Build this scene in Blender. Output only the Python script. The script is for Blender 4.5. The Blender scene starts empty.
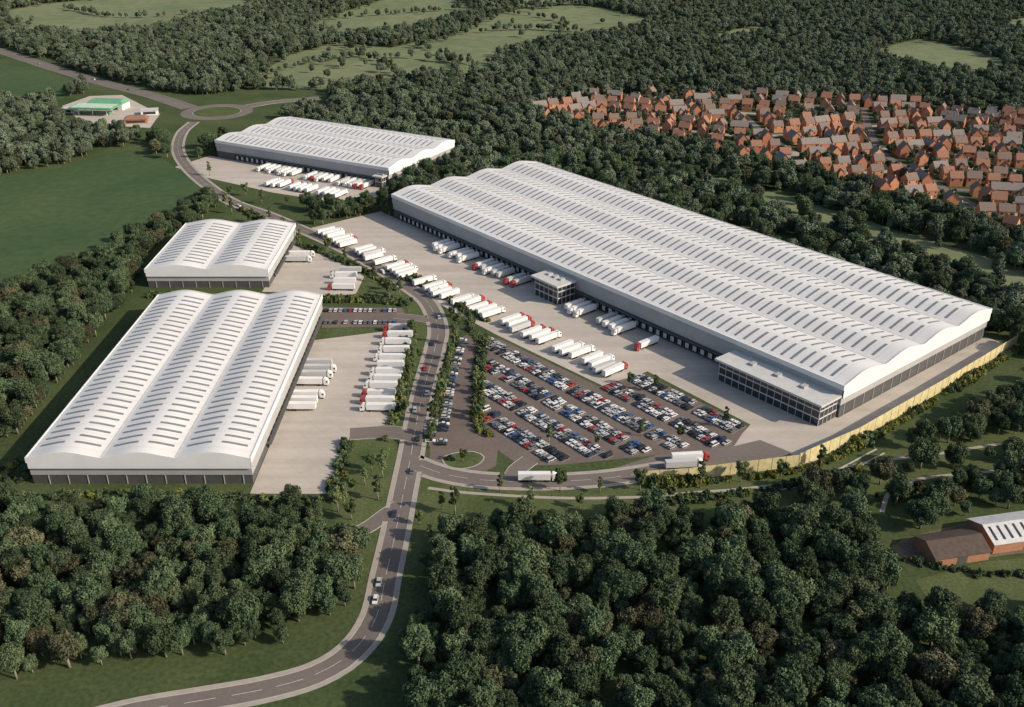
import bpy, math, random, numpy as np
from mathutils import Vector
random.seed(7); RNG=np.random.default_rng(7)
S=bpy.context.scene; COL=S.collection
R=math.radians
# ---------------------------------------------------------------- camera model
F=984.0; TH=R(26.6); H=230.0; sT,cT=math.sin(TH),math.cos(TH)
def G(px,py,z=0.0):
    u=(px-512)/F; v=-(py-353.5)/F
    t=(z-H)/(-sT+v*cT)
    return (t*u, t*(cT+v*sT))
def proj(x,y,z):
    d=y*cT+(H-z)*sT; up=y*sT-(H-z)*cT
    return (512+F*x/d, 353.5-F*up/d, d)
cd=bpy.data.cameras.new('camera'); cam=bpy.data.objects.new('camera',cd); COL.objects.link(cam)
cam.location=(0,0,H); cam.rotation_euler=(math.pi/2-TH,0,0)
cd.sensor_width=36; cd.lens=36*F/1024; cd.clip_end=20000; cd.clip_start=1
S.camera=cam
S.view_settings.view_transform='Standard'; S.view_settings.look='None'; S.view_settings.exposure=0
# ---------------------------------------------------------------- light
sd=Vector((0.90,-0.32,0.0)).normalized(); EL=R(30)
sv=Vector((sd.x*math.cos(EL),sd.y*math.cos(EL),math.sin(EL)))
sl=bpy.data.lights.new('sun','SUN'); sl.energy=5.0; sl.angle=R(0.6); sl.color=(1.0,0.885,0.725)
so=bpy.data.objects.new('sun',sl); COL.objects.link(so); so.rotation_euler=(-sv).to_track_quat('-Z','Y').to_euler()
W=bpy.data.worlds.new('World'); S.world=W; W.use_nodes=True
nt=W.node_tree; bg=nt.nodes['Background']; sk=nt.nodes.new('ShaderNodeTexSky'); sk.sky_type='NISHITA'; sk.sun_disc=False; sk.dust_density=2.0
sk.sun_elevation=EL; sk.sun_rotation=math.atan2(sd.x,sd.y); nt.links.new(sk.outputs[0],bg.inputs[0]); bg.inputs[1].default_value=0.15
# ---------------------------------------------------------------- materials
MATS={}
def mat(name,c,rough=0.8,var=0.15,scale=0.3,c2=None,spec=0.2,metal=0.0,obj_rand=0.0,bump=0.0,scale2=None,amt2=0.26,hue=(0.505,-0.035)):
    if name in MATS: return MATS[name]
    m=bpy.data.materials.new(name); m.use_nodes=True; n=m.node_tree.nodes; l=m.node_tree.links
    b=n['Principled BSDF']; b.inputs['Roughness'].default_value=rough; b.inputs['Specular IOR Level'].default_value=spec; b.inputs['Metallic'].default_value=metal
    geo=n.new('ShaderNodeNewGeometry'); nz=n.new('ShaderNodeTexNoise'); nz.inputs['Scale'].default_value=scale; nz.inputs['Detail'].default_value=6
    nz.inputs['Roughness'].default_value=0.6
    l.new(geo.outputs['Position'],nz.inputs['Vector'])
    ramp=n.new('ShaderNodeMapRange'); ramp.inputs[1].default_value=0.3; ramp.inputs[2].default_value=0.7
    l.new(nz.outputs['Fac'],ramp.inputs[0])
    mx=n.new('ShaderNodeMix'); mx.data_type='RGBA'
    if c2 is None: c2=tuple(min(1,x*(1+var)) for x in c); c=tuple(x*(1-var) for x in c)
    mx.inputs[6].default_value=(*c,1); mx.inputs[7].default_value=(*c2,1); l.new(ramp.outputs[0],mx.inputs[0])
    out=mx.outputs[2]
    if scale2:
        n2=n.new('ShaderNodeTexNoise'); n2.inputs['Scale'].default_value=scale2; n2.inputs['Detail'].default_value=4
        l.new(geo.outputs['Position'],n2.inputs['Vector'])
        r2=n.new('ShaderNodeMapRange'); r2.inputs[1].default_value=0.3; r2.inputs[2].default_value=0.7; r2.inputs[3].default_value=1-amt2; r2.inputs[4].default_value=1+amt2
        l.new(n2.outputs['Fac'],r2.inputs[0])
        vm=n.new('ShaderNodeVectorMath'); vm.operation='SCALE'; l.new(out,vm.inputs[0]); l.new(r2.outputs[0],vm.inputs['Scale']); out=vm.outputs[0]
    if obj_rand:
        oi=n.new('ShaderNodeObjectInfo'); r3=n.new('ShaderNodeMapRange'); r3.inputs[3].default_value=1-obj_rand; r3.inputs[4].default_value=1+obj_rand
        l.new(oi.outputs['Random'],r3.inputs[0])
        hs=n.new('ShaderNodeHueSaturation'); l.new(out,hs.inputs['Color']); l.new(r3.outputs[0],hs.inputs['Value'])
        mm=n.new('ShaderNodeMath'); mm.operation='MULTIPLY_ADD'; 
        fr=n.new('ShaderNodeMath'); fr.operation='FRACT'; ml=n.new('ShaderNodeMath'); ml.operation='MULTIPLY'; ml.inputs[1].default_value=17.3
        l.new(oi.outputs['Random'],ml.inputs[0]); l.new(ml.outputs[0],fr.inputs[0]); l.new(fr.outputs[0],mm.inputs[0]); mm.inputs[1].default_value=hue[1]; mm.inputs[2].default_value=hue[0]
        l.new(mm.outputs[0],hs.inputs['Hue']); out=hs.outputs[0]
    l.new(out,b.inputs['Base Color'])
    MATS[name]=m; return m
M_grass=mat('grass',(0.042,0.062,0.024),c2=(0.082,0.102,0.044),scale=0.02,scale2=0.6,rough=0.95,spec=0.05)
M_verge=mat('verge_grass',(0.058,0.080,0.030),c2=(0.105,0.120,0.052),scale=0.06,scale2=0.9,rough=0.95,spec=0.05)
M_fieldd=mat('dark_field',(0.046,0.080,0.035),c2=(0.070,0.100,0.044),scale=0.012,scale2=0.15,amt2=0.14,rough=0.95,spec=0.05)
M_fieldl=mat('pale_field',(0.125,0.155,0.080),c2=(0.185,0.200,0.110),scale=0.008,scale2=0.05,amt2=0.14,rough=0.95,spec=0.05)
M_asph=mat('asphalt',(0.140,0.117,0.102),c2=(0.170,0.144,0.125),scale=0.05,scale2=0.7,amt2=0.08,rough=0.9)
M_lot=mat('lot_asphalt',(0.125,0.098,0.084),c2=(0.158,0.126,0.108),scale=0.06,scale2=0.5,amt2=0.08,rough=0.9)
M_pave=mat('paving',(0.30,0.265,0.225),c2=(0.37,0.325,0.275),scale=0.3)
M_kerb=mat('kerb',(0.38,0.35,0.31),scale=1.0)
M_white=mat('road_paint',(0.48,0.47,0.45),var=0.2,scale=1.5)
M_dirt=mat('bare_earth',(0.11,0.088,0.058),c2=(0.17,0.135,0.092),scale=0.15,scale2=1.2)
def concmat():
    m=mat('concrete',(0.42,0.37,0.315),c2=(0.49,0.435,0.375),scale=0.018,scale2=0.25,amt2=0.035,rough=0.85)
    n=m.node_tree.nodes; l=m.node_tree.links; b=n['Principled BSDF']
    geo=n.new('ShaderNodeNewGeometry'); br=n.new('ShaderNodeTexBrick'); br.offset=0.0; br.inputs['Scale'].default_value=1.0
    br.inputs['Brick Width'].default_value=12; br.inputs['Row Height'].default_value=8; br.inputs['Mortar Size'].default_value=0.09; br.inputs['Mortar Smooth'].default_value=0.5
    br.inputs['Color1'].default_value=(1,1,1,1); br.inputs['Color2'].default_value=(0.965,0.965,0.965,1); br.inputs['Mortar'].default_value=(0.80,0.79,0.78,1)
    mp=n.new('ShaderNodeMapping'); mp.inputs['Rotation'].default_value=(0,0,R(-129.5)); l.new(geo.outputs['Position'],mp.inputs['Vector']); l.new(mp.outputs[0],br.inputs['Vector'])
    mp2=n.new('ShaderNodeMapping'); mp2.inputs['Rotation'].default_value=(0,0,R(-129.5)); mp2.inputs['Scale'].default_value=(0.012,0.16,1); l.new(geo.outputs['Position'],mp2.inputs['Vector'])
    nz=n.new('ShaderNodeTexNoise'); nz.inputs['Scale'].default_value=1.0; nz.inputs['Detail'].default_value=4; l.new(mp2.outputs[0],nz.inputs['Vector'])
    mr=n.new('ShaderNodeMapRange'); mr.inputs[1].default_value=0.35; mr.inputs[2].default_value=0.65; mr.inputs[3].default_value=0.88; mr.inputs[4].default_value=1.03; l.new(nz.outputs['Fac'],mr.inputs[0])
    src=b.inputs['Base Color'].links[0].from_socket
    mu=n.new('ShaderNodeVectorMath'); mu.operation='MULTIPLY'; l.new(src,mu.inputs[0]); l.new(br.outputs['Color'],mu.inputs[1])
    vm=n.new('ShaderNodeVectorMath'); vm.operation='SCALE'; l.new(mu.outputs[0],vm.inputs[0]); l.new(mr.outputs[0],vm.inputs['Scale']); l.new(vm.outputs[0],b.inputs['Base Color'])
    return m
M_conc=concmat()
def foliage(name,c,c2,rnd=0.42,hue=(0.515,-0.035)): return mat(name,c,c2=c2,scale=0.35,scale2=1.6,rough=0.75,spec=0.08,obj_rand=rnd,hue=hue)
M_fol=foliage('foliage',(0.034,0.060,0.030),(0.108,0.140,0.072))
M_folb=foliage('olive_brown_foliage',(0.058,0.062,0.034),(0.135,0.130,0.072))
M_folhaze=foliage('haze_tinted_foliage',(0.076,0.104,0.068),(0.152,0.182,0.116),0.38)  # far-wood leaves: atmospheric haze painted in as a paler, bluer colour
M_foly=foliage('young_foliage',(0.064,0.095,0.040),(0.138,0.165,0.070))
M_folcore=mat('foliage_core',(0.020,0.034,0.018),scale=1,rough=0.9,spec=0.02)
M_folcorehaze=mat('haze_tinted_foliage_core',(0.048,0.068,0.046),scale=1,rough=0.9,spec=0.02)  # crown core for far woods, same haze painted into its colour
M_lime=foliage('lime_foliage',(0.13,0.15,0.035),(0.25,0.25,0.07))
M_bark=mat('bark',(0.16,0.13,0.10),c2=(0.28,0.24,0.19),scale=3)
def roofmat():
    m=mat('white_roof_sheet',(0.60,0.585,0.56),c2=(0.67,0.655,0.63),scale=0.02,rough=0.6,spec=0.25)
    n=m.node_tree.nodes; l=m.node_tree.links; b=n['Principled BSDF']
    tc=n.new('ShaderNodeTexCoord'); wv=n.new('ShaderNodeTexWave'); wv.bands_direction='X'; wv.inputs['Scale'].default_value=0.052; 
    l.new(tc.outputs['Object'],wv.inputs['Vector']); mr=n.new('ShaderNodeMapRange'); mr.inputs[1].default_value=0.0; mr.inputs[2].default_value=0.12; mr.inputs[3].default_value=0.93; mr.inputs[4].default_value=1.0
    l.new(wv.outputs['Fac'],mr.inputs[0]); vm=n.new('ShaderNodeVectorMath'); vm.operation='SCALE'
    src=b.inputs['Base Color'].links[0].from_socket; l.new(src,vm.inputs[0]); l.new(mr.outputs[0],vm.inputs['Scale']); l.new(vm.outputs[0],b.inputs['Base Color'])
    return m
M_roof=roofmat()
M_clad=mat('white_cladding',(0.68,0.67,0.65),var=0.05,scale=0.1,rough=0.5)
M_grey=mat('grey_cladding',(0.36,0.355,0.35),var=0.08,scale=0.1,rough=0.5)
M_dgrey=mat('dark_cladding',(0.085,0.083,0.082),var=0.15,scale=0.2,rough=0.5)
M_door=mat('dock_door',(0.50,0.50,0.50),var=0.1,scale=0.5)
M_rlight=mat('rooflight_glazing',(0.19,0.195,0.21),var=0.12,scale=0.3,rough=0.5,spec=0.25)
M_glass=mat('dark_glass',(0.03,0.034,0.038),var=0.3,scale=0.3,rough=0.12,spec=0.6)
M_flat=mat('flat_roof',(0.48,0.47,0.45),var=0.08,scale=0.3)
M_frame=mat('pale_frame',(0.50,0.49,0.48),var=0.05,scale=0.3)
M_gutter=mat('gutter',(0.50,0.49,0.475),scale=0.4)
M_tyre=mat('tyre',(0.02,0.02,0.02),scale=1)
M_red=mat('red_paint',(0.36,0.05,0.04),var=0.05,rough=0.35,spec=0.5)
M_trw=mat('white_trailer',(0.70,0.685,0.66),var=0.05,scale=0.2,rough=0.45)
M_trg=mat('grey_trailer',(0.46,0.455,0.45),var=0.06,scale=0.2,rough=0.5)
M_trd=mat('maroon_trailer',(0.20,0.07,0.055),var=0.1,scale=0.2,rough=0.5)
M_timber=mat('tan_timber',(0.46,0.39,0.20),c2=(0.62,0.54,0.31),scale=0.35,scale2=1.5,amt2=.14)
M_green=mat('green_canopy',(0.12,0.30,0.17),scale=0.3)
# ---------------------------------------------------------------- mesh helpers
class MB:
    def __init__(s): s.v=[]; s.f=[]; s.m=[]
    def add(s,vs,fs,m=0):
        k=len(s.v); s.v+= [tuple(p) for p in vs]
        for f in fs: s.f.append(tuple(k+i for i in f)); s.m.append(m)
    def box(s,x0,y0,z0,x1,y1,z1,m=0,tx=0,ty=0):
        s.add([(x0,y0,z0),(x1,y0,z0),(x1,y1,z0),(x0,y1,z0),(x0+tx,y0+ty,z1),(x1-tx,y0+ty,z1),(x1-tx,y1-ty,z1),(x0+tx,y1-ty,z1)],
              [(3,2,1,0),(4,5,6,7),(0,1,5,4),(1,2,6,5),(2,3,7,6),(3,0,4,7)],m)
    def poly(s,pts,m=0): s.add(pts,[tuple(range(len(pts)))],m)
    def prism(s,prof,y0,y1,m=0):
        n=len(prof)
        s.add([(x,y0,z) for x,z in prof]+[(x,y1,z) for x,z in prof],
              [tuple(range(n)),tuple(reversed(range(n,2*n)))]+[(i+n,(i+1)%n+n,(i+1)%n,i) for i in range(n)],m)
    def tube(s,p,q,r0,r1,n=8,m=0):
        p=Vector(p);q=Vector(q);d=(q-p).normalized(); a=d.orthogonal().normalized(); b=d.cross(a)
        vs=[p+(a*math.cos(t)+b*math.sin(t))*r0 for t in [2*math.pi*i/n for i in range(n)]]+[q+(a*math.cos(t)+b*math.sin(t))*r1 for t in [2*math.pi*i/n for i in range(n)]]
        s.add(vs,[tuple(reversed(range(n))),tuple(range(n,2*n))]+[(i,(i+1)%n,(i+1)%n+n,i+n) for i in range(n)],m)
    def mesh(s,name,mats,smooth=False):
        me=bpy.data.meshes.new(name); me.from_pydata(s.v,[],s.f)
        for x in (mats if isinstance(mats,(list,tuple)) else [mats]): me.materials.append(x)
        me.polygons.foreach_set('material_index',s.m)
        if smooth: me.polygons.foreach_set('use_smooth',[True]*len(s.f))
        me.update(); return me
    def build(s,name,mats,parent=None,loc=(0,0,0),rot=0,smooth=False): return ob(name,s.mesh(name,mats,smooth),parent,loc,rot)
def ob(name,me,parent=None,loc=(0,0,0),rot=0):
    o=bpy.data.objects.new(name,me); COL.objects.link(o); o.location=loc; o.rotation_euler=(0,0,rot)
    if parent is not None: o.parent=parent
    return o
def empty(name,loc,rot=0):
    o=bpy.data.objects.new(name,None); COL.objects.link(o); o.location=loc; o.rotation_euler=(0,0,rot); o.empty_display_size=1; return o
def tag(o,label=None,cat=None,group=None,kind=None):
    if label: o['label']=label
    if cat: o['category']=cat
    if group: o['group']=group
    if kind: o['kind']=kind
    return o
def dup(root,loc,rot,label,group,scale=1.0,tree=None):
    r=root.copy(); COL.objects.link(r); r.location=loc; r.rotation_euler=(0,0,rot); r.scale=scale if isinstance(scale,tuple) else (scale,)*3
    r['label']=label
    if group: r['group']=group
    elif 'group' in r.keys(): del r['group']
    for ch,gs in tree:
        c=ch.copy(); COL.objects.link(c); c.parent=r
        for g in gs:
            d=g.copy(); COL.objects.link(d); d.parent=c
    return r
def snap(root): return [(c,list(c.children)) for c in root.children]
def curve(pts,step=4.0):
    P=[Vector((*p,0)) for p in pts]; P=[P[0]*2-P[1]]+P+[P[-1]*2-P[-2]]; out=[]
    for i in range(1,len(P)-2):
        n=max(2,int((P[i+1]-P[i]).length/step))
        for k in range(n):
            t=k/n; a,b,c,d=P[i-1],P[i],P[i+1],P[i+2]
            out.append(0.5*((2*b)+(c-a)*t+(2*a-5*b+4*c-d)*t*t+(3*b-a-3*c+d)*t**3))
    out.append(P[-2]); return [(p.x,p.y) for p in out]
def normals(c):
    N=[]
    for i in range(len(c)):
        a=c[max(0,i-1)]; b=c[min(len(c)-1,i+1)]; dx,dy=b[0]-a[0],b[1]-a[1]; L=math.hypot(dx,dy) or 1; N.append((-dy/L,dx/L))
    return N
ROADS=[]
def onroad(x,y,skip=None,m=0):
    for k,(c,hw) in enumerate(ROADS):
        if k==skip: continue
        d=np.min((c[:,0]-x)**2+(c[:,1]-y)**2)
        if d<(hw+m)**2: return True
    return False
def ribbon(mb,c,o1,o2,z,side=False,skip=None,m=0,ok=None):
    N=normals(c)
    for i in range(len(c)-1):
        if ok and not ok(i): continue
        (x0,y0),(x1,y1)=c[i],c[i+1]; n0,n1=N[i],N[i+1]
        p=[(x0+n0[0]*o1,y0+n0[1]*o1),(x1+n1[0]*o1,y1+n1[1]*o1),(x1+n1[0]*o2,y1+n1[1]*o2),(x0+n0[0]*o2,y0+n0[1]*o2)]
        if skip is not None:
            mx=(p[0][0]+p[2][0])/2; my=(p[0][1]+p[2][1])/2
            if onroad(mx,my,skip,0.3): continue
        mb.add([(*q,z) for q in p],[(3,2,1,0)],m)
        if side:
            for a,b in ((0,1),(2,3)): mb.add([(*p[a],z),(*p[b],z),(*p[b],0),(*p[a],0)],[(0,1,2,3)],m)
def inpoly(poly,x,y):
    x=np.asarray(x);y=np.asarray(y); r=np.zeros(x.shape,bool); n=len(poly)
    for i in range(n):
        x0,y0=poly[i]; x1,y1=poly[(i+1)%n]
        if y0==y1: continue
        c=((y0>y)!=(y1>y))&(x<(x1-x0)*(y-y0)/(y1-y0)+x0); r^=c
    return r
def GP(l): return [G(*p) for p in l]
def sheet(name,pts,z,m):
    a=sum(pts[i][0]*pts[(i+1)%len(pts)][1]-pts[(i+1)%len(pts)][0]*pts[i][1] for i in range(len(pts)))
    if a<0: pts=pts[::-1]
    mb=MB(); mb.poly([(x,y,z) for x,y in pts]); o=mb.build(name,m); o['kind']='structure'; return o
C0=(150.5,392.8); U1=(math.sin(R(-39.5)),math.cos(R(-39.5))); U2=(U1[1],-U1[0])
def AB(a,b): return (C0[0]+U1[0]*a+U2[0]*b, C0[1]+U1[1]*a+U2[1]*b)
RU1=math.atan2(U1[1],U1[0]); RU2=math.atan2(U2[1],U2[0])
# ---------------------------------------------------------------- ground and fields
mb=MB(); mb.poly([(-9000,-2000,0),(9000,-2000,0),(9000,14000,0),(-9000,14000,0)]); mb.build('ground',M_grass)['kind']='structure'
fields=[]
def field(name,px,m,z=0.02,clr=True):
    p=GP(px)
    if clr: fields.append(p)
    sheet(name,p,z,m)
field('left_field',[(-200,215),(-60,190),(0,178),(60,168),(128,150),(165,160),(203,188),(185,205),(120,240),(60,272),(0,298),(-200,380)],M_fieldd)
field('upper_left_field',[(-160,45),(0,64),(45,68),(80,86),(62,99),(0,105),(-160,114)],M_fieldd)
field('far_field',[(-10,14),(40,4),(110,-2),(235,-8),(262,8),(190,22),(150,34),(110,36),(30,34)],M_fieldl)
field('far_meadow',[(246,80),(290,55),(335,42),(390,48),(455,34),(500,12),(560,4),(600,7),(660,20),(620,36),(550,44),(505,56),(490,76),(400,82),(330,90),(270,88)],M_fieldl)
field('distant_meadow',[(860,52),(925,38),(1010,60),(1000,80),(915,70)],M_fieldl)
field('distant_field',[(300,26),(380,0),(450,-10),(480,14),(400,34),(340,38)],M_fieldl)
field('hill_pasture',[(500,0),(640,-10),(680,-2),(520,8)],M_fieldl)
field('hill_pasture',[(690,36),(760,26),(790,32),(720,44)],M_fieldl)
field('hill_pasture',[(1000,22),(1060,12),(1080,32),(1010,34)],M_fieldl)
field('grass_corridor',[(700,172),(800,200),(900,231),(1100,292),(1100,320),(900,257),(800,222),(700,190)],M_fieldl)
field('paddock',[(915,580),(985,562),(1080,552),(1080,606),(940,616)],M_verge)
field('grass_verge',[(420,480),(640,486),(830,462),(1000,430),(1100,418),(1100,470),(960,470),(880,500),(700,520),(480,520),(430,560),(405,600),(400,560)],M_verge,0.015,False)
field('grass_verge',[(330,490),(350,440),(392,428),(402,470),(395,520),(380,580),(340,560)],M_verge,0.016,False)
field('grass_verge',[(322,300),(325,240),(420,285),(436,330),(410,420),(395,420),(412,326),(405,300)],M_verge,0.017,False)
# ---------------------------------------------------------------- roads
RC=G(217,112)
def addroad(px,hw): 
    c=curve(GP(px)); ROADS.append((np.array(c),hw)); return c
r_spine=addroad([(70,728),(135,712),(200,701),(262,690),(315,675),(352,652),(376,618),(386,575),(395,535),(403,495),(411,455),(417,420),(425,385),(434,352),(438,328),(428,303),(408,287),(375,266),(338,246),(305,231),(268,215),(232,202),(208,186),(188,168),(178,150),(182,133),(194,122)],3.9)
r_trunk=addroad([(190,108),(150,95),(100,82),(50,67),(0,51),(-80,28)],9)
r_north=addroad([(244,107),(275,102),(320,98)],7)
r_east=addroad([(411,462),(440,473),(480,480),(540,482),(600,479),(650,472),(700,463)],4.3)
r_stub=addroad([(400,505),(386,514),(370,526),(352,535)],3.4)
r_leftin=addroad([(414,436),(390,432),(350,434)],5)
r_lotin=addroad([(512,481),(517,470),(530,460)],4)
r_midin=addroad([(437,322),(415,318),(395,316)],3.5)
ROADS.append((np.array([RC]),36))
names=['main_road','trunk_road','north_road','estate_road','side_road','yard_entrance_road','car_park_entrance_road','small_lot_entrance_road']
allr=[r_spine,r_trunk,r_north,r_east,r_stub,r_leftin,r_lotin,r_midin]
for k,(nm,c) in enumerate(zip(names,allr)):
    mb=MB(); hw=ROADS[k][1]; ribbon(mb,c,-hw,hw,0.08+0.006*k); mb.build(nm,M_asph)['kind']='structure'
    mb=MB(); 
    for s in (-1,1): ribbon(mb,c,s*hw,s*(hw+0.3),0.19,True,k)
    mb.build('kerb',M_kerb)['kind']='structure'
    if k in (0,3):
        mb=MB()
        for s in (-1,1): ribbon(mb,c,s*(hw+0.31),s*(hw+2.1),0.16,False,k)
        mb.build('pavement',M_pave)['kind']='structure'
    if k in (0,1,3):
        mb=MB(); ribbon(mb,c,-0.10,0.10,0.16,ok=lambda i:i%3!=0)
        mb.build('road_markings',M_white)['kind']='structure'
def ring(mb,c,r0,r1,z,n=64):
    for i in range(n):
        a=2*math.pi*i/n; b=2*math.pi*(i+1)/n
        p=[(c[0]+r*math.cos(t),c[1]+r*math.sin(t),z) for r,t in ((r0,a),(r1,a),(r1,b),(r0,b))]; mb.add(p,[(0,1,2,3)])
mb=MB(); ring(mb,RC,24,36,0.14); mb.build('roundabout_road',M_asph)['kind']='structure'
mb=MB(); ring(mb,RC,0.01,23.6,0.22); mb.build('roundabout_grass',M_verge)['kind']='structure'
mb=MB(); ring(mb,RC,23.6,24.2,0.24); mb.build('roundabout_kerb',M_kerb)['kind']='structure'
for nm,px,w in (('footpath',[(428,488),(470,493),(560,498),(640,497),(700,492),(760,488),(815,476),(870,462),(930,455),(1000,444),(1100,432)],0.9),
                ('footpath',[(882,512),(890,492),(915,480),(960,474),(1010,470),(1100,462)],0.9)):
    c=curve(GP(px)); ROADS.append((np.array(c),w)); mb=MB(); ribbon(mb,c,-w,w,0.05); mb.build(nm,M_pave)['kind']='structure'
sheet('farmyard',GP([(890,548),(905,538),(960,524),(1060,512),(1080,545),(985,558),(915,568)]),0.03,M_dirt)
# ---------------------------------------------------------------- yards and car parks
apron=[AB(*p) for p in [(-15,136),(-15,-40),(-12,-47),(14,-93),(22,-97),(30,-84),(16,-56),(22,-36),(88,-34),(90,-62),(172,-66),(388,-64),(388,0.0),(0,0.0),(0,136)]]
sheet('warehouse_yard',apron,0.06,M_conc)
leftyard=GP([(246,492),(326,494),(342,462),(352,430),(392,424),(402,395),(412,328),(322,326)]); leftyard[0]=(-106.5,332); leftyard[-1]=(-106.5,475)
sheet('left_yard',leftyard,0.062,M_conc)
smallyard=GP([(262,292),(300,292),(330,296),(356,294),(364,277),(345,262),(318,250),(290,244),(280,262)])
sheet('small_yard',smallyard,0.064,M_conc)
lot=GP([(484,334),(500,340)])+[AB(168,-68),AB(92,-64),AB(88,-37),AB(22,-38),AB(15,-56)]+GP([(728,447),(660,455),(560,465),(520,466),(500,452),(480,432),(478,380)])
sheet('car_park',lot,0.07,M_lot)
strip=GP([(466,335),(480,342),(474,400),(473,428),(486,438),(498,450),(496,466),(480,474),(455,473),(430,463),(429,440),(440,395),(454,345)])
sheet('side_car_park',strip,0.072,M_lot)
isl=curve(GP([(441,458),(456,453),(474,452),(484,457),(478,465),(462,469),(447,466),(441,458)]),2)
sheet('planted_island',isl[:-1],0.2,M_verge)
mb=MB(); ribbon(mb,isl,-0.3,0.3,0.22); mb.build('island_kerb',M_kerb)['kind']='structure'
smalllot=GP([(322,307),(402,308),(412,326),(322,328)]); sheet('small_car_park',smalllot,0.074,M_lot)
FO=(-97,753.5); FA=R(-61.5); FU=(math.sin(FA),math.cos(FA)); FV=(-FU[1],FU[0])
def FP(x,y): return (FO[0]+FU[0]*x+FV[0]*y, FO[1]+FU[1]*x+FV[1]*y)
faryard=[FP(-12,0),FP(-12,20),FP(10,52),FP(70,56),FP(150,50),FP(190,40),FP(190,0)]
sheet('far_yard',faryard,0.066,M_conc)
service=GP([(600,473),(640,460),(668,452),(735,446),(760,440),(790,452),(795,460),(668,477),(640,480)])
sheet('service_apron',service,0.068,M_asph)
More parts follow.
